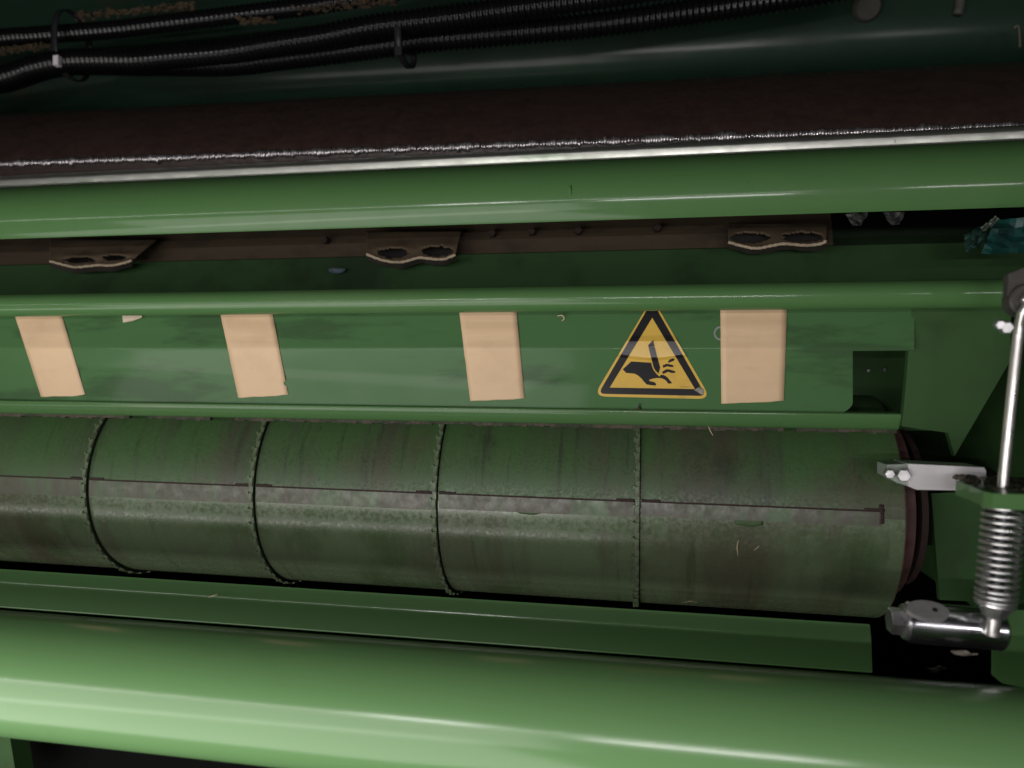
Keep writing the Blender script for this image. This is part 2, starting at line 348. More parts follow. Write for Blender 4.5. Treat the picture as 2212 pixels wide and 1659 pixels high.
# ------------------------------------------------------------------ guard sheet
NT = [(648, 8), (700, 12), (744, 12), (749, 10), (751, 2), (753, -10), (756, -20), (790, -20), (812, -15), (835, -11), (866, -7), (892, -7)]
def ntab(y):
    for (a, b), (c, d) in zip(NT, NT[1:]):
        if y <= c: return b+(d-b)*(y-a)/(c-a)
    return NT[-1][1]
GY = []; yv = 648.0; Yv = .6035
while yv <= 892:
    GY.append((yv, Yv)); st = 1.0; Yv -= math.tan(math.radians(ntab(yv)))*st/F*.6; yv += st
def guard_row(yc):                             # yc: height on the picture's left edge -> depth
    i = min(max(int(yc-648), 0), len(GY)-2); f = yc-GY[i][0]; return GY[i][1]*(1-f)+GY[i+1][1]*f
def to_left(px, py): return VPY+(py-VPY)*(0-VPX)/(px-VPX)
def on_guard(px, py, off=0.0):
    p = P(px, py, guard_row(to_left(px, py))); return p-p.normalized()*off
guard = thing('guard_sheet', on_guard(1000, 760), 'bent green guard sheet above the roller with beige tape and a sticker on it', 'guard')
rows = []; xend = []
y_ = 648
ys = []
while y_ < 892:
    ys.append(y_); y_ += (1 if (743 < y_ < 762 or y_ > 856) else 4)
for y in ys:
    Yg = guard_row(y); rows.append(yz(0, y, Yg)); pe = 1975 if y < 757 else 1842
    if y > 846 : pe = 1842-max(0, (y-846)/20.)**2*26
    pr = VPY+(y-VPY)*(pe-VPX)/(0-VPX); xend.append(xat(pe, pr, Yg))
i_fold = next(i for i, y in enumerate(ys) if y >= 867)
i_split = next(i for i, y in enumerate(ys) if y >= 757)
bm = bmesh.new(); xm = xat(1780, 760, .6); xs = [XL+i*(xm-XL)/20 for i in range(21)]+[9.0]
loft(bm, rows[:i_fold+1], xs, (.002, 0), xend[:i_fold+1])
build('bent_sheet', bm, paint_guard, guard, True, 60)
bm = bmesh.new(); xl_ = xat(1950, 912, .6)
yq = guard_row(866)-.0030; lipn = [(864.5, 70), (865.5, 45), (866.5, 12), (868, 2), (870, -8), (873, -18), (878, -28), (886, -42), (890, -60), (893, -75)]; lr = []
for (u0, n0), (u1, n1) in zip(lipn, lipn[1:]):
    lr.append(yz(0, u0, yq)); yq -= math.tan(math.radians((n0+n1)/2))*(u1-u0)/F*.6
lr.append(yz(0, lipn[-1][0], yq)); rows = rows[:-1]+[lr[-1]]
loft(bm, lr, [XL+i*(xl_-XL)/12 for i in range(13)], (.008, .001))
build('edge_lip', bm, paint, guard, True, 60)
# caked dirt hanging under the lip
bm = bmesh.new(); yb, zb2 = rows[-1]; nx = 260
for i in range(nx):
    x = -1.1+(xl_+1.1)*i/nx; h = .0016+.0016*abs(noise.noise(Vector((x*60, 0, 0))))+.0012*random.random()
    if noise.noise(Vector((x*22, 5, 0))) < -.33: continue
    add_box(bm, (x, yb+.0005, zb2-h), (x+(xl_+1.1)/nx*.97, yb+.005, zb2+.0005))
o = build('dirt_edge', bm, dirt, guard); o['kind'] = 'stuff'
# hole with a pale rim, half under the right-hand tape
def ring_bm(px, py, ro, ri, off, n=28, sq=1.0):
    bm = bmesh.new(); A = []; B = []
    for i in range(n):
        a = 2*math.pi*i/n; A.append(bm.verts.new(on_guard(px+ro*math.cos(a)*sq, py+ro*math.sin(a), off))); B.append(bm.verts.new(on_guard(px+ri*math.cos(a)*sq, py+ri*math.sin(a), off)))
    for i in range(n): bm.faces.new((A[i], A[(i+1) % n], B[(i+1) % n], B[i]))
    return bm
tag(build('washer', ring_bm(1557, 720, 15.5, 11.5, .0006), mat('dull_zinc', (.3, .31, .31), .4, metal=.4)), 'small grey washer half covered by the rightmost tape strip', 'washer')
# drip of dirt on the fold below the sticker
bm = bmesh.new(); p = on_guard(1381, 884, .0012); lump(bm, p, .0022, .7, .5, 1.4, 2); lump(bm, on_guard(1382, 876, .001), .0012, .5, .5, 1.6, 1)
tag(build('dirt_blob', bm, rust_dk), 'small brown dirt blob on the lip under the yellow sticker', 'dirt')
# ------------------------------------------------------------------ tape strips
TAPES = [((28, 668), (130, 668), (185, 855), (89, 857), 'narrowest most slanted beige tape strip at the left end of the guard'),
         ((474, 668), (587, 668), (623, 854), (515, 859), 'beige tape strip with nicked right edge, slanted, second from the left end'),
         ((991, 664), (1115, 664), (1133, 862), (1016, 866), 'slightly slanted beige tape strip left of the yellow warning sticker'),
         ((1556, 660), (1700, 660), (1693, 867), (1558, 872), 'widest upright beige tape strip right of the yellow warning sticker')]
for k, (tl, tr, br, bl, lab) in enumerate(TAPES):
    bm = bmesh.new(); nu, nv = 10, 90; g = []
    for i in range(nu+1):
        u = i/nu; col = []
        for j in range(nv+1):
            v = j/nv
            L_ = Vector(tl).lerp(Vector(bl), v); R_ = Vector(tr).lerp(Vector(br), v); q = L_.lerp(R_, u)
            if j == nv: q.y += 1.2*noise.noise(Vector((u*5, k, 0)))-2.0*u*(u > .85)
            if i in (0, nu): q.x += .5*noise.noise(Vector((v*9, k*3+i, 0)))
            if k == 1 and i == nu and abs(v-.86) < .02: q.x -= 4
            yl = to_left(q.x, q.y)
            wr = .0005+.00055*math.exp(-((yl-808)/8)**2)-.0001*math.exp(-((yl-826)/7)**2)+.0003*noise.noise(Vector((k*7+u*.5, yl*.06, 0)))+.00012*noise.noise(Vector((u*3+k*5, yl*.15, 4)))+.0006*math.exp(-((yl-716)/12)**2)
            col.append(bm.verts.new(on_guard(q.x, q.y, wr)))
        g.append(col)
    for i in range(nu):
        for j in range(nv): bm.faces.new((g[i][j], g[i+1][j], g[i+1][j+1], g[i][j+1]))
    o = build('tape_strip', bm, tape_m, None, True); tag(o, lab, 'tape', 'beige tape strips stuck across the guard')
    s = o.modifiers.new('thick', 'SOLIDIFY'); s.thickness = .0003; s.offset = -1
# torn scrap peeking out under the upper rod
bm = bmesh.new(); add_prism(bm, [on_guard(262, 670, .003), on_guard(308, 670, .003), on_guard(306, 686, .004), on_guard(285, 694, .005), on_guard(266, 697, .004)], (0, .0004, 0))
tag(build('paper_scrap', bm, mat('cream_paper', (.6, .5, .38), .6)), 'torn cream paper corner under the thin rod between two tape strips', 'paper scrap')
# ------------------------------------------------------------------ warning sticker
K = 1.8228
def D(cx, cy): return ((2300+cx/4.022)/K, (1200+cy/4.022)/K)
def bulge(px, py):
    yl = to_left(px, py); mid = min(max((px-1342)/(1475-1342), 0), 1); end = 766+7*math.sin(math.pi*mid)-VPY; end = VPY+end*.84
    y0, y1 = 729., 739.
    g = guard_row(yl)
    if yl < y0 or yl > end+5: return 0
    base = guard_row(751)-.0002                 # the film bridges the fold with a flat that faces the strip lamp
    def lifted(y):
        if y <= y1: return guard_row(y0)+(base-math.tan(math.radians(0.7))*(751-y1)/F*.6-guard_row(y0))*(y-y0)/(y1-y0)
        return base+math.tan(math.radians(0.7))*(y-751)/F*.6
    if yl <= end: return max(0, g-lifted(yl))
    return max(0, (guard_row(end)-lifted(end)))*(1-(yl-end)/5)
stk = thing('warning_sticker', on_guard(1410, 860), 'yellow triangular warning sticker of a blade cutting a black hand', 'sticker')
def flat(name, poly, off, m, holes=(), sub=None):
    bm = bmesh.new(); es = []
    for loop in (poly,)+tuple(holes):
        vs = [bm.verts.new((x, y, 0)) for x, y in loop]
        es += [bm.edges.new((vs[i], vs[(i+1) % len(vs)])) for i in range(len(vs))]
    bmesh.ops.triangle_fill(bm, edges=es, use_beauty=True)
    ys_ = [v.co.y for v in bm.verts]; y = min(ys_)+8
    while y < max(ys_):
        bmesh.ops.bisect_plane(bm, geom=bm.verts[:]+bm.edges[:]+bm.faces[:], plane_co=(0, y, 0), plane_no=(0, 1, 0)); y += 7
    xs_ = [v.co.x for v in bm.verts]; x = min(xs_)+40
    while x < max(xs_):
        bmesh.ops.bisect_plane(bm, geom=bm.verts[:]+bm.edges[:]+bm.faces[:], plane_co=(x, 0, 0), plane_no=(1, 0, 0)); x += 60
    for v in bm.verts:
        px, py = D(v.co.x, v.co.y); v.co = on_guard(px, py, off+bulge(px, py))
    me = bpy.data.meshes.new(name); bm.to_mesh(me); bm.free()
    # faces look at the lens side
    o = link(name, me, m, stk, True); return o
def rounded(poly, rads, seg=7):
    out = []; n = len(poly)
    for i in range(n):
        p, q, s = Vector(poly[i-1]), Vector(poly[i]), Vector(poly[(i+1) % n]); r = rads[i]
        A = q+(p-q).normalized()*r; B = q+(s-q).normalized()*r
        for t in range(seg+1):
            t /= seg; v = A*(1-t)**2+q*2*t*(1-t)+B*t*t; out.append((v.x, v.y))
    return out
OUT = rounded([(1080, -110), (2010, 1495), (150, 1450)], [120, 210, 200])
BL = rounded([(1075, -60), (1930, 1445), (225, 1410)], [60, 110, 110])
INN = [(1078, 205), (1755, 1335), (405, 1312)]
flat('yellow_panel', OUT, .0004, yellow)
flat('black_border', BL, .0006, black, (INN,))
flat('hand_pictogram', [(745, 898), (1062, 918), (1078, 985), (1100, 1035), (1150, 1100), (1192, 1138), (1215, 1108), (1262, 1112), (1320, 1150), (1355, 1195), (1390, 1235), (1378, 1250), (1330, 1248),
                        (1300, 1205), (1268, 1180), (1215, 1162), (1150, 1160), (1080, 1172), (1025, 1190), (1045, 1212), (1105, 1222), (1135, 1245), (1140, 1278), (1080, 1278), (990, 1262), (945, 1215), (905, 1165),
                        (850, 1118), (800, 1092), (665, 1080), (612, 1022), (690, 950)], .0006, black)
flat('blade_pictogram', [(1095, 555), (1112, 640), (1160, 830), (1205, 995), (1180, 1090), (1125, 1040), (1098, 985), (1070, 870), (1040, 760), (1012, 640)], .0006, black)
flat('cut_finger', [(1352, 868), (1405, 850), (1435, 856), (1425, 885), (1375, 905), (1335, 920), (1325, 905)], .0006, black)
flat('cut_finger', [(1240, 962), (1300, 935), (1350, 940), (1415, 960), (1410, 990), (1360, 985), (1315, 975), (1255, 1000)], .0006, black)
flat('cut_finger', [(1235, 1060), (1300, 1022), (1345, 1022), (1445, 1055), (1435, 1080), (1385, 1080), (1330, 1062), (1250, 1098)], .0006, black)
flat('scuffed_corner', [(1742, 1350), (1830, 1300), (1900, 1340), (1895, 1410), (1860, 1425), (1790, 1380)], .0007, worn_grey)
# faint print line by the lower right corner: too small to read, kept as a row of tiny marks
bm = bmesh.new()
for i in range(7):
    x0 = 1520+i*23
    q = [D(x0, 1290), D(x0+16, 1290), D(x0+16, 1308), D(x0, 1308)]; bm.faces.new([bm.verts.new(on_guard(a, b, .0006)) for a, b in q])
o = build('small_print', bm, mat('brown_print', (.36, .24, .06), .4), stk); o['kind'] = 'stuff'
# ------------------------------------------------------------------ thin round rod in front of the guard's top edge
c, r = fit(0, 636, 684.5, .575)
xr = xat(2172, 645, .575)
bm = bmesh.new(); n = 40
rows_ = [(c.y-r*math.cos(2*math.pi*i/n), c.z+r*math.sin(2*math.pi*i/n)) for i in range(n+1)]
loft(bm, rows_, [XL+i*(xr-XL)/30 for i in range(31)]); bmesh.ops.remove_doubles(bm, verts=bm.verts, dist=1e-6)
bmesh.ops.holes_fill(bm, edges=[e for e in bm.edges if e.is_boundary])
tag(build('thin_rod', bm, paint, None, True, 50), 'thin glossy green round rod along the top of the guard sheet', 'rod')
# ------------------------------------------------------------------ upper half-round cover
c, r = fit(0, 405, 562, .64)
bm = bmesh.new(); A0, A1 = math.radians(150), math.radians(-37)
rows_ = [(c.y-r*math.cos(A0+(A1-A0)*i/60), c.z+r*math.sin(A0+(A1-A0)*i/60)) for i in range(61)]
inner = [(c.y-(r-.003)*math.cos(A0+(A1-A0)*i/60), c.z+(r-.003)*math.sin(A0+(A1-A0)*i/60)) for i in range(61)]
loft(bm, rows_+inner[::-1]+[rows_[0]], [XL+i*(.66-XL)/40 for i in range(41)]); bmesh.ops.remove_doubles(bm, verts=bm.verts, dist=1e-6)
tag(build('rounded_beam', bm, paint, None, True, 50), 'broad rounded green cover with a white sheen above the tan flaps', 'cover')
CC, CR = c, r
# paint drip on it
d_ = ray(1231, 428); bm = bmesh.new()
th = math.radians(3); q = Vector((xat(1231, 428, CC.y-CR), CC.y-CR*math.cos(th), CC.z+CR*math.sin(th))); lump(bm, q, .0032, .5, .4, 1.5, 2, .15)
tag(build('paint_run', bm, paint), 'short dark paint run on the sheen of the rounded cover', 'paint drip')
# ------------------------------------------------------------------ rusty beam with weld bead and pale highlight lip above the cover
beam = thing('rusty_beam', P(1000, 330, .72), 'dark brown beam with a bright weld bead and pale highlight lip', 'beam')
def prof_px(pts): return [yz(0, y, Y) for y, Y in pts]
bm = bmesh.new(); fr = [Vector(v) for v in prof_px([(252, .83), (262, .805), (275, .785), (290, .767), (306, .753), (322, .743), (338, .737), (352, .734), (364, .7335), (372, .736), (380, .7365), (388, .7365)])]
loft(bm, [(v[0], v[1]) for v in fr], [XL+i*(.7-XL)/20 for i in range(21)], (.012, .004)); sag(build('beam_face', bm, brown, beam, True, 50), .0135)
bm = bmesh.new(); lp = prof_px([(380, .719), (384, .712), (388, .7095), (404, .7108), (411, .716)])
fr = fillet([Vector(v) for v in lp], .0014, 4); xe = xat(2300, 300, .712)
loft(bm, [(v[0], v[1]) for v in fr], [XL+i*(xe-XL)/30 for i in range(31)], (.006, 0)); build('highlight_lip', bm, lip_m, beam, True, 60)
bm = bmesh.new(); x = -1.15
yb_, zb_ = yz(0, 357, .7325)
while x < .55:
    s = random.uniform(.0046, .0062); big = .75+.5*noise.noise(Vector((x*45, 0, 0)))
    lump(bm, (x, yb_+random.uniform(-.0006, .0004), zb_+random.uniform(-.0005, .0005)), s*big, random.uniform(.42, .6), .7, random.uniform(.9, 1.3), 1, .25); x += s*random.uniform(.4, .62)
o = sag(build('weld_bead', bm, bead_m, beam, True), .0135); o['kind'] = 'stuff'
# ------------------------------------------------------------------ rear curved panel behind the hoses
bm = bmesh.new(); pr = []; pn = [(20, 0), (150, 6), (170, 11), (195, 18), (225, 32), (262, 55)]; Yp = .93
for i in range(50):
    y = 60+i*202/49; n_ = next(b+(d-b)*(y-a)/(c-a) for (a, b), (c, d) in zip(pn, pn[1:]) if y <= c)
    pr.append((y, Yp)); Yp += math.tan(math.radians(n_))*.00066*202/49
rr = prof_px([(-260, .99), (-100, .945), (-10, .93)])+prof_px(pr)+prof_px([(263.5, Yp-.001), (266, Yp-.002), (268, Yp-.001), (269, Yp+.04)])
loft(bm, rr, [XL+i*(.72-XL)/30 for i in range(31)])
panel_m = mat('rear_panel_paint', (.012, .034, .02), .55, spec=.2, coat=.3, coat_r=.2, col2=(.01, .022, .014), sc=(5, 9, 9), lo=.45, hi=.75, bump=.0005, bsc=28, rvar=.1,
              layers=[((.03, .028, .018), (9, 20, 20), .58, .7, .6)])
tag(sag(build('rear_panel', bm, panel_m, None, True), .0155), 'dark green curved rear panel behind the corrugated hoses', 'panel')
# ------------------------------------------------------------------ corrugated hoses
HOSES = [([(-160, 205), (14, 164), (70, 146), (140, 132), (208, 129), (295, 129), (382, 122), (486, 113), (590, 96), (694, 80), (783, 62), (852, 52), (956, 40), (1060, 26), (1130, 16), (1234, 3), (1400, -22), (1600, -60)], .80, 27,
          'corrugated black hose in front of its bundle, brightest ridges'),
         ([(-160, 200), (0, 178), (130, 141), (312, 139), (486, 139), (600, 127), (764, 107), (922, 87), (1060, 75), (1234, 59), (1372, 43), (1476, 28), (1600, 10), (1750, -14), (1900, -44)], .835, 27,
          'lowest corrugated black hose against the green rear panel'),
         ([(-160, 95), (21, 80), (87, 76), (243, 64), (347, 52), (451, 40), (590, 23), (660, 15), (820, -12), (1000, -50)], .82, 21,
          'upper dim corrugated black hose, highest in the left corner')]
for pts, Yh, rp_, lab in HOSES:
    cl = spline([P(x, y, Yh) for x, y in pts], .0017); r0 = rp_/F*Yh
    rad = [r0*(1.0 if (i % 4) in (0, 1) else .84) for i in range(len(cl))]
    bm = bmesh.new(); add_tube(bm, cl, rad, 14)
    tag(build('corrugated_hose', bm, hose_m, None, True, 80), lab, 'hose', 'black corrugated hoses across the top')
def tie(px, top, bot, Yf, lab, head):
    t = thing('cable_tie', P(px, bot, Yf), lab, 'cable tie', 'cable ties round the hoses')
    cen = (P(px, top, Yf)+P(px, bot, Yf))/2+Vector((0, .025, 0)); hz = (P(px, top, Yf).z-P(px, bot, Yf).z)/2; bm = bmesh.new(); n = 36; g = []
    for i in range(n):
        a = 2*math.pi*i/n; ca, sa = math.cos(a), math.sin(a); k = 2.6
        q = Vector((0, -.03*math.copysign(abs(ca)**(2/k), ca), (hz+.001)*math.copysign(abs(sa)**(2/k), sa)))
        g.append([bm.verts.new(cen+q+Vector((dx, 0, 0))) for dx in (-.004, .004)])
    for i in range(n): bm.faces.new((g[i][0], g[i][1], g[(i+1) % n][1], g[(i+1) % n][0]))
    b = build('strap', bm, tie_m, t, True); s = b.modifiers.new('t', 'SOLIDIFY'); s.thickness = .0015
    if head:
        p = P(head[0], head[1], Yf-.012); bm = bmesh.new(); add_box(bm, p-Vector((.0036, .003, .006)), p+Vector((.0036, .003, .006))); bevel(bm, .001)
        build('tie_head', bm, pale, t)
    else:
        p = P(px, bot-6, Yf-.010); bm = bmesh.new(); add_box(bm, p-Vector((.004, .003, .005)), p+Vector((.004, .003, .005))); bevel(bm, .001); build('tie_head', bm, tie_m, t)
for pts, lab in (([(-40, 112), (30, 106), (108, 100)], 'brown crop residue caught between the hoses at the left edge'), ([(165, 36), (250, 27), (420, 10)], 'thin tan streak of crop residue above the upper hose'),
                 ([(520, 50), (560, 44), (590, 46)], 'tuft of brown crop residue on the hoses left of the middle tie'), ([(640, 22), (740, 12), (850, 2)], 'long brown streak of crop residue at the top left of the middle tie')):
    bm = bmesh.new(); cl_ = spline([P(x, y, .815) for x, y in pts], .0022)
    for p in cl_:
        for q in range(3): lump(bm, p+Vector((random.gauss(0, .002), random.gauss(0, .003), random.gauss(0, .0018))), random.uniform(.0012, .0028), random.uniform(.6, 2.2), 1, .7, 1, .6)
    tag(build('crop_residue', bm, mat('residue', (.045, .03, .015), .9, col2=(.02, .015, .01), sc=(90, 90, 90))), lab, 'crop residue', 'crop residue between the hoses')
tie(123, 8, 152, .795, 'black cable tie with a pale head at the left end of the hoses', (124, 132))
tie(862, 18, 118, .795, 'plain black cable tie round the hoses near the middle', None)
# ------------------------------------------------------------------ brown board and tan flaps below the cover
bm = bmesh.new(); rr = prof_px([(500, .715), (540, .705), (574, .70), (579, .702)])
loft(bm, rr, [XL+i*(xat(1800, 505, .7)-XL)/20 for i in range(21)], (.008, 0)); tag(build('brown_board', bm, tan_back), 'dull brown board in the gap under the rounded cover', 'board')
# dark green tray behind the thin rod
bm = bmesh.new(); rr = prof_px([(560, .74), (574, .695), (650, .672), (690, .66)])
loft(bm, rr, [XL+i*(XW+.12-XL)/20 for i in range(21)], (.004, -.004)); tag(build('lower_tray', bm, mat('tray_paint', (.035, .085, .03), .6, col2=(.02, .045, .018), sc=(9, 9, 9), bump=.0003, bsc=70)), 'dim dark green sloping tray behind the thin rod', 'tray')
FLAPS = [([(108, 564), (150, 575), (170, 577), (210, 573), (245, 573), (275, 566), (285, 562)], 518, [(175, 562, 34, 7), (248, 557, 26, 6)], (128, 286, 55), 'tan wavy flap at the left, casting the longest slanted shadow'),
         ([(792, 549), (830, 563), (868, 566), (905, 557), (940, 560), (962, 559), (986, 549)], 500, [(850, 547, 34, 11), (945, 543, 34, 11)], (800, 962, 14), 'tan wavy flap in the middle with two clear dark hollows'),
         ([(1573, 523), (1610, 533), (1640, 536), (1690, 527), (1740, 530), (1775, 526), (1786, 518)], 484, [(1620, 514, 42, 12), (1735, 513, 45, 11)], (1568, 1778, 3), 'dim tan wavy flap at the right end of the brown board')]
for edge, ytop, holes, (xl, xr_, sl), lab in FLAPS:
    root = thing('wavy_flap', P(edge[3][0], edge[3][1], .665), lab, 'flap', 'tan wavy flaps under the rounded cover')
    es = spline([(x, y, 0) for x, y in edge], 3.0)
    bm = bmesh.new(); g = []; nv = 22
    for p in es:
        col = []
        for j in range(nv+1):
            v = j/nv; y = ytop+(p.y-ytop)*v; Yd = .69-.03*v-.004*math.sin(v*math.pi)
            for hx, hy, hw, hh in holes: Yd -= .006*math.exp(-((p.x-hx)/(hw*1.1))**2-((y-hy+hh)/(hh*1.0))**2)
            xx_ = p.x+max(0, p.x-edge[3][0])/(edge[-1][0]-edge[3][0])*(1-v)*sl; col.append((xx_, y, bm.verts.new(P(xx_, y, Yd))))
        g.append(col)
    for i in range(len(g)-1):
        for j in range(nv):
            mx = (g[i][j][0]+g[i+1][j+1][0])/2; my = (g[i][j][1]+g[i+1][j+1][1])/2
            if any(((mx-hx)/hw)**2+((my-hy)/hh)**2 < 1+.35*noise.noise(Vector((mx*.12, my*.2, 0))) for hx, hy, hw, hh in holes): continue
            bm.faces.new((g[i][j][2], g[i+1][j][2], g[i+1][j+1][2], g[i][j+1][2]))
    b = build('flap_body', bm, tan, root, True); s = b.modifiers.new('t', 'SOLIDIFY'); s.thickness = .0016; s.offset = 0
    bm = bmesh.new(); pts = [P(p.x, p.y+1.2*noise.noise(Vector((p.x*.15, 0, 3))), .6585) for p in es]
    add_tube(bm, pts, [(3.4+1.0*noise.noise(Vector((i*.5, 2, 1))))/F*.66 for i in range(len(pts))], 8); build('flap_edge', bm, tan_edge, root, True)
    bm = bmesh.new(); A = [bm.verts.new(P(p.x, p.y+3, .662)) for p in es]; B = [bm.verts.new(P(p.x+2, p.y+13+3*noise.noise(Vector((p.x*.04, 0, 0))), .672)) for p in es]
    for i in range(len(es)-1): bm.faces.new((A[i], A[i+1], B[i+1], B[i]))
    b = build('under_layer', bm, mat('grey_fibre', (.06, .05, .042), .8), root, True)
    for hx, hy, hw, hh in holes:
        bm = bmesh.new(); cc = P(hx, hy, .681); n = 20
        bm.faces.new([bm.verts.new(P(hx+hw*1.25*math.cos(2*math.pi*i/n), hy+hh*1.5*math.sin(2*math.pi*i/n), .687)) for i in range(n)]); build('hollow', bm, dark_void, root)  # dark disc behind the opening, shade put into its colour
for x, y, lab in [(850, 511, 'dark notch above the left hollow of the middle flap'), (918, 508, 'dark notch above the right hollow of the middle flap'),
                  (705, 520, 'lone dark notch left of the middle flap'), (990, 506, 'dark notch touching the right side of the middle flap'),
                  (1065, 505, 'first dark notch clear of the middle flap on its right'), (1150, 502, 'dark notch second clear of the middle flap, below the paint run'),
                  (1250, 500, 'dark notch midway between the middle and right flaps'), (1420, 494, 'dark notch nearest the right flap')]:
    bm = bmesh.new(); p = P(x, y, .6995); add_cyl(bm, p, p+Vector((0, -.006, 0)), .0042, .0036, 6)  # dark stud stands for a dark notch in the board's upper edge
    tag(build('notch_stud', bm, rust_dk, None, False), lab, 'bolt', 'dark notches along the brown board')
# ------------------------------------------------------------------ right-hand end: bracket plate
Y = .60
bm = bmesh.new(); poly = [(1972, 640), (2185, 640), (2182, 780), (2062, 985), (2048, 935), (1948, 921), (1956, 840)]
add_prism(bm, [P(x, y, Y) for x, y in poly], (0, .006, 0)); bevel(bm, .0012)
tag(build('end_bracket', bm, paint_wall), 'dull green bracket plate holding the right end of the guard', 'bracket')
# recess behind the guard's cut corner: bolts
for x, y in ((1873, 801), (1908, 799)):
    bm = bmesh.new(); p = P(x, y, .699); add_cyl(bm, p, p+Vector((0, -.004, 0)), .0017, .0014, 6)
    tag(build('recess_bolt', bm, steel), {1873: 'tiny bright bolt in the dark notch beside the guard', 1908: 'tiny dim bolt in the dark notch near the end bracket'}[x], 'bolt')
bm = bmesh.new(); add_prism(bm, [P(1780, 700, .70), P(2010, 700, .70), P(2010, 930, .70), P(1780, 930, .70)], (0, .004, 0))
tag(build('recess_plate', bm, paint_wall), 'dark green plate at the back of the notch beside the guard', 'plate')
# ------------------------------------------------------------------ grey plastic block with two bolts
Y = .555; blk = thing('plastic_block', P(2040, 1060, Y), 'light grey plastic block with two bolts right of the roller', 'block')
bm = bmesh.new(); add_prism(bm, [P(x, y, Y) for x, y in [(1962, 1002), (2126, 1010), (2130, 1018), (2130, 1060), (1980, 1058), (1962, 1050)]], (0, .03, 0)); bevel(bm, .002)
build('block_body', bm, grey_pl, blk, False)
bm = bmesh.new(); add_prism(bm, [P(x, y, Y+.004) for x, y in [(1916, 1004), (1963, 1002), (1963, 1050), (1938, 1043), (1916, 1030)]], (0, .022, 0)); bevel(bm, .002); build('block_end', bm, mat('grey_plastic_worn', (.24, .28, .24), .5), blk)
for x, y, r_ in ((1950, 1024, .0052), (1920, 1021, .004)):
    bm = bmesh.new(); p = P(x, y, Y+.003); add_cyl(bm, p, p+Vector((-.001, -.006, -.0005)), r_, r_*.92, 6, bev=.0006); build('bolt', bm, steel, blk)
bm = bmesh.new(); add_prism(bm, [P(2012, 1066, .665), P(2130, 1060, .665), P(2126, 1300, .665), P(2030, 1296, .665)], (0, .006, 0)); bevel(bm, .001)
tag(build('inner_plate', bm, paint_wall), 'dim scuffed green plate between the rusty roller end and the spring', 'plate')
# ------------------------------------------------------------------ green lug with dirt on top, tension rod and spring
Y = .5
lug = thing('green_lug', P(2160, 1080, Y), 'green angular lug with brown dirt on top, holding the spring', 'lug')
zt = P(2160, 1064, .475).z; zb3 = zt-.0092
pl = [(P(2093, 1064, .505).x, .525), (P(2093, 1064, .505).x, .505), (P(2124, 1064, .478).x, .478), (P(2145, 1064, .47).x, .47), (XW, .47), (XW, .56), (P(2093, 1064, .56).x+.01, .56)]
bm = bmesh.new(); add_prism(bm, [(x, y, zb3) for x, y in pl], (0, 0, zt-zb3)); bevel(bm, .0012); build('lug_plate', bm, paint, lug)
bm = bmesh.new(); cx = sum(p[0] for p in pl)/len(pl); cy = sum(p[1] for p in pl)/len(pl)
for i in range(150):
    u, v = random.random(), random.random(); x = pl[0][0]+.006+u*(XW-pl[0][0]-.008); y = .48+v*.07
    if y < .507 and x < P(2124, 1064, .48).x: continue
    lump(bm, (x, y, zt+.0005), random.uniform(.0012, .0030), 1.2, 1.2, .8, 1, .5)
o = build('dirt_crust', bm, dirt, lug); o['kind'] = 'stuff'
ten = thing('tension_rod', P(2150, 1360, Y), 'silver rod and coil spring standing upright at the right edge', 'rod')
bm = bmesh.new(); add_tube(bm, spline([P(2165, 1068, Y), P(2170, 1010, Y), P(2186, 850, Y), P(2202, 705, Y), P(2212, 672, Y-.004), P(2236, 640, Y-.008)], .006), 9.5/F*Y, 16); build('upper_rod', bm, rod_m, ten, True, 50)
A, B = P(2170, 1096, Y), P(2149, 1312, Y); bm = bmesh.new(); turns = 14.6; nn = int(turns*30); pts = []; u, v = frame(B-A)
for i in range(nn+1):
    t = i/nn; a = 2*math.pi*turns*t; rr_ = (35-1.5*t)/F*Y; s = t if t < .84 else .84+(t-.84)*.72
    pts.append(A.lerp(B, s)+(u*math.cos(a)+v*math.sin(a))*rr_)
add_tube(bm, pts, 4.0/F*Y, 8); build('coil_spring', bm, steel, ten, True)
bm = bmesh.new(); add_cyl(bm, A.lerp(B, .0), A.lerp(B, .95), 12/F*Y, n=16); build('inner_rod', bm, mat('dark_steel', (.1, .1, .11), .35, metal=.8), ten, True, 50)  # darker steel, shows between the coils
ax = (B-A).normalized(); B1 = A.lerp(B, .945)
bm = bmesh.new(); add_cyl(bm, B1, B1+ax*.0024, 36/F*Y, n=28, bev=.0006); build('washer', bm, steel, ten, True, 40)
bm = bmesh.new(); add_cyl(bm, B1+ax*.0024, B1+ax*.0095, 30/F*Y, 20/F*Y, n=6); build('nut', bm, steel, ten)
bm = bmesh.new(); add_cyl(bm, B1+ax*.0095, B1+ax*.022, 13/F*Y, n=18, bev=.001); build('rod_end', bm, rod_m, ten, True, 40)
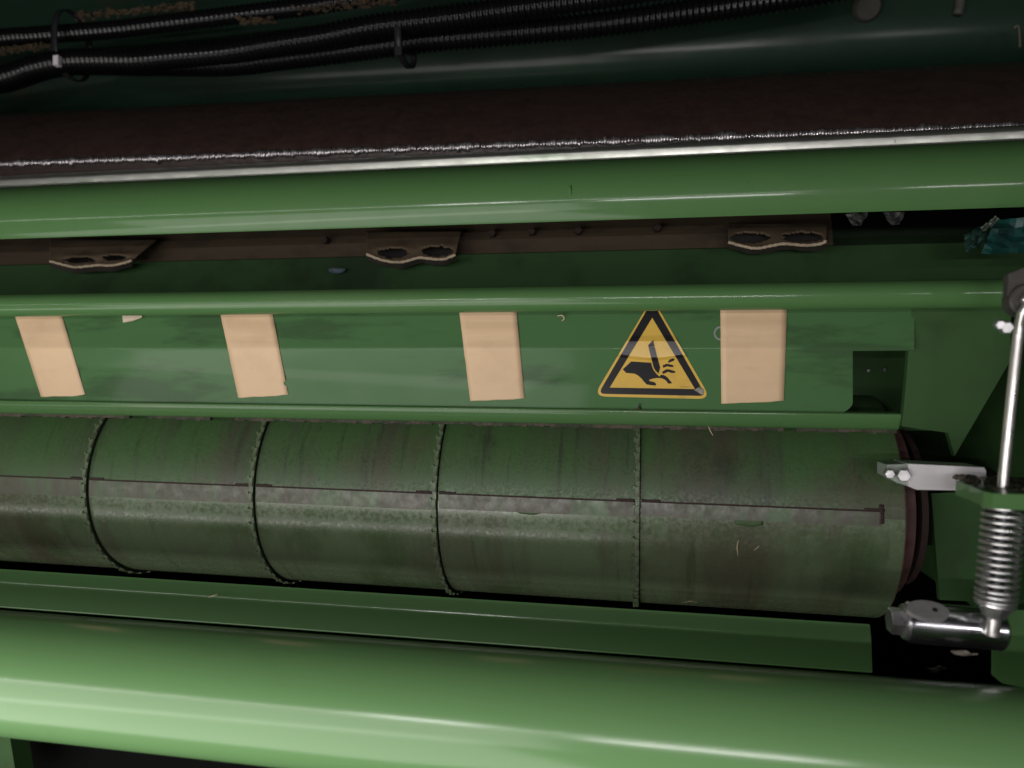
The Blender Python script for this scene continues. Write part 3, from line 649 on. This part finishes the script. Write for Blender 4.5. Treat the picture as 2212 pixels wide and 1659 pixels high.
# shiny pivot shaft
Y = .515; piv = thing('pivot_shaft', P(2050, 1390, Y), 'horizontal shiny steel shaft with a bolt head below the roller end', 'shaft')
A, B = P(1957, 1343, Y), P(2164, 1360, Y); rs = 40/F*Y
bm = bmesh.new(); add_cyl(bm, A, B, rs, n=40, bev=.0015); build('shaft', bm, chrome, piv, True, 40)
d_ = (B-A).normalized()
bm = bmesh.new(); add_cyl(bm, A-d_*.0022, A+d_*.0002, rs*.86, n=32, bev=.0005); build('washer', bm, steel, piv, True, 40)
bm = bmesh.new(); add_cyl(bm, A-d_*.0105, A-d_*.0022, 27/F*Y, n=6, bev=.001); build('bolt_head', bm, steel, piv)
bm = bmesh.new(); n = 30; cen = P(2004, 1320, Y-.008); tv = Vector((0, -.55, .83)).normalized(); sv = tv.cross(d_)
pts = []
for i in range(n):
    a = 2*math.pi*i/n; q = d_*(.0125*math.cos(a))+sv*(.0075*math.sin(a)); pts.append(cen+q-tv*.002)
add_prism(bm, pts, tv*.0035); bevel(bm, .0008); build('oval_plate', bm, mat('grey_cast', (.33, .32, .32), .5, metal=.4, bump=.0006, bsc=200, rvar=.1), piv)
bm = bmesh.new(); add_cyl(bm, cen+tv*.0012+d_*.004, cen+tv*.0019+d_*.004, .0016, n=12); build('hole', bm, dark_void, piv)
# green post on the lower right
bm = bmesh.new(); Y = .565; add_prism(bm, [P(2166, 1318, Y), P(2290, 1318, Y), P(2290, 1500, Y), P(2164, 1476, Y)], (0, .016, 0)); bevel(bm, .0015)
tag(build('corner_post', bm, paint), 'flat green post in the lower right corner beside the shiny shaft', 'post')
# clevis at the top of the rod
cl = thing('rod_clevis', P(2190, 690, .49), 'grey worn clevis with a bolt where the silver rod bends at the top', 'clevis')
cm = mat('worn_grey_steel', (.06, .054, .05), .5, metal=.3, bump=.0006, bsc=120)
bm = bmesh.new(); p = P(2222, 648, .50); add_cyl(bm, p, p+Vector((0, .012, 0)), .0105, n=28, bev=.001); build('clevis_eye', bm, cm, cl, True, 40)
bm = bmesh.new(); p = P(2222, 648, .499); add_cyl(bm, p, p+Vector((0, -.005, 0)), .0055, n=6, bev=.0006); build('clevis_pin', bm, steel, cl)
bm = bmesh.new(); add_prism(bm, [P(x, y, .503) for x, y in [(2178, 592), (2260, 560), (2260, 640), (2176, 640)]], (0, .006, 0)); bevel(bm, .0015); build('clevis_plate', bm, cm, cl)
for x, y, r_ in ((2170, 706, .0042), (2156, 700, .0034)):
    bm = bmesh.new(); p = P(x, y, .495); add_cyl(bm, p, p+Vector((-.001, -.006, -.001)), r_, r_*.9, 6, bev=.0006); build('bolt', bm, steel, cl)
# ------------------------------------------------------------------ torn film and scraps at upper right
def crumple(pts, Y, name, m, lab, cat, n=7, amp=.012, grp=None):
    bm = bmesh.new(); tl, tr, br, bl = [Vector(p) for p in pts]; g = []; s = random.random()*50
    for i in range(n+1):
        row = []
        for j in range(n+1):
            q = tl.lerp(tr, i/n).lerp(bl.lerp(br, i/n), j/n); q += Vector((noise.noise(Vector((i*.9, j*.9, s))), noise.noise(Vector((i*.9, j*.9, s+9)))))*4*(1 if (i in (0, n) or j in (0, n)) else .3)
            row.append(bm.verts.new(P(q.x, q.y, Y+amp*noise.noise(Vector((i*.6, j*.6, s+4))))))
        g.append(row)
    for i in range(n):
        for j in range(n): bm.faces.new((g[i][j], g[i+1][j], g[i+1][j+1], g[i][j+1]))
    o = build(name, bm, m); sd = o.modifiers.new('t', 'SOLIDIFY'); sd.thickness = .0006; tag(o, lab, cat, grp)
crumple([(2150, 476), (2260, 462), (2260, 545), (2118, 548)], .60, 'torn_film', turq, 'crumpled turquoise torn film hanging at the right edge', 'plastic film')
crumple([(2082, 508), (2140, 482), (2120, 530), (2086, 545)], .62, 'torn_film', mat('dark_film', (.03, .075, .06), .45), 'small dark green torn film left of the turquoise film', 'plastic film')
crumple([(2118, 492), (2150, 468), (2160, 474), (2126, 500)], .60, 'pale_sliver', mat('pale_film', (.13, .16, .13), .6), 'pale greenish sliver stuck under the cover near the turquoise film', 'scrap')
for x, y, lab in ((1850, 478, 'grey scrap hanging below the rounded cover nearest the right flap'), (1932, 476, 'dim grey scrap between the flaps and the turquoise film')):
    crumple([(x-24, y-16), (x+24, y-18), (x+12, y+8), (x-8, y+10)], .62, 'hanging_scrap', mat('grey_scrap', (.045, .045, .045), .6), lab, 'scrap', 4)
# dim fittings at the very top right
bm = bmesh.new(); p = P(1872, 16, .93); add_cyl(bm, p, p+Vector((0, -.008, -.004)), .017, .015, 20, bev=.002); tag(build('round_cap', bm, mat('grey_cap', (.05, .05, .042), .6), None, True, 40), 'blurred round grey cap at the top right', 'cap')
bm = bmesh.new(); add_tube(bm, spline([P(2072, -20, .93), P(2074, 10, .93), P(2066, 36, .93)], .004), .0055, 10); tag(build('hanging_strap', bm, mat('grey_strap', (.08, .075, .065), .6), None, True), 'short pale strap end hanging at the top right', 'strap')
bm = bmesh.new(); add_tube(bm, spline([P(2190, 62, .9), P(2200, 56, .9), P(2204, 110, .9)], .004), .0016, 6); tag(build('wire_end', bm, mat('dull_wire', (.1, .09, .07), .5), None, True), 'thin pale wire end in the top right corner', 'wire')
# ------------------------------------------------------------------ straw and chaff
def straw(pts, r_, lab, m=straw_m, name='straw_piece'):
    bm = bmesh.new(); L = spline(pts, .0012); add_tube(bm, L, [r_*(1-.5*abs(2*i/max(1, len(L)-1)-1)) for i in range(len(L))], 6)
    return tag(build(name, bm, m, None, True), lab, 'straw')
straw([on_guard(1204, 683, .002), on_guard(1214, 681, .003), on_guard(1219, 688, .003), on_guard(1213, 694, .002)], .0006, 'tiny curled straw under the thin rod left of the sticker')
def on_roll(px, py, off=.001): x, t = roll_at(px, py); return rp(x, t, R+off)
straw([on_roll(1595, 1166), on_roll(1592, 1180), on_roll(1594, 1200)], .0005, 'upright pale straw fleck on the right part of the roller')
straw([on_roll(1628, 1188), on_roll(1640, 1178)], .0004, 'short slanted straw fleck beside the upright one on the roller')
straw([P(1472, 1303, .612), P(1490, 1299, .610), P(1508, 1302, .612)], .0005, 'thin straw lying at the bottom edge of the roller')
straw([P(1530, 920, .6), P(1534, 930, .6), P(1541, 942, .602)], .0004, 'hair thin straw hanging under the guard lip')
straw([P(450, 1290, .55), P(470, 1284, .549)], .0006, 'tiny straw on the edge of the box bar at left')
for pts, lab in (([(2052, 1408), (2076, 1404), (2112, 1414), (2070, 1413)], 'pale chaff flake under the shiny shaft'), ([(2004, 1444), (2030, 1438), (2042, 1446), (2016, 1452)], 'pale chaff flake lower left under the shiny shaft')):
    crumple(pts, .50, 'chaff_flake', chip_m, lab, 'chaff', 4, .003)
bm = bmesh.new(); p = P(490, 250, .83); lump(bm, p, .0075, 1.2, .6, .8, 2, .3); tag(build('dirt_lump', bm, mat('tan_dirt', (.16, .12, .05), .8)), 'tan dirt lump on the edge between rear panel and brown beam', 'dirt')
bm = bmesh.new(); lump(bm, P(728, 584, .68), .006, 1.6, .4, .5, 2, .3); tag(build('film_scrap', bm, mat('blue_grey', (.07, .1, .12), .5)), 'small blue grey scrap on the dark tray left of the middle flap', 'scrap')
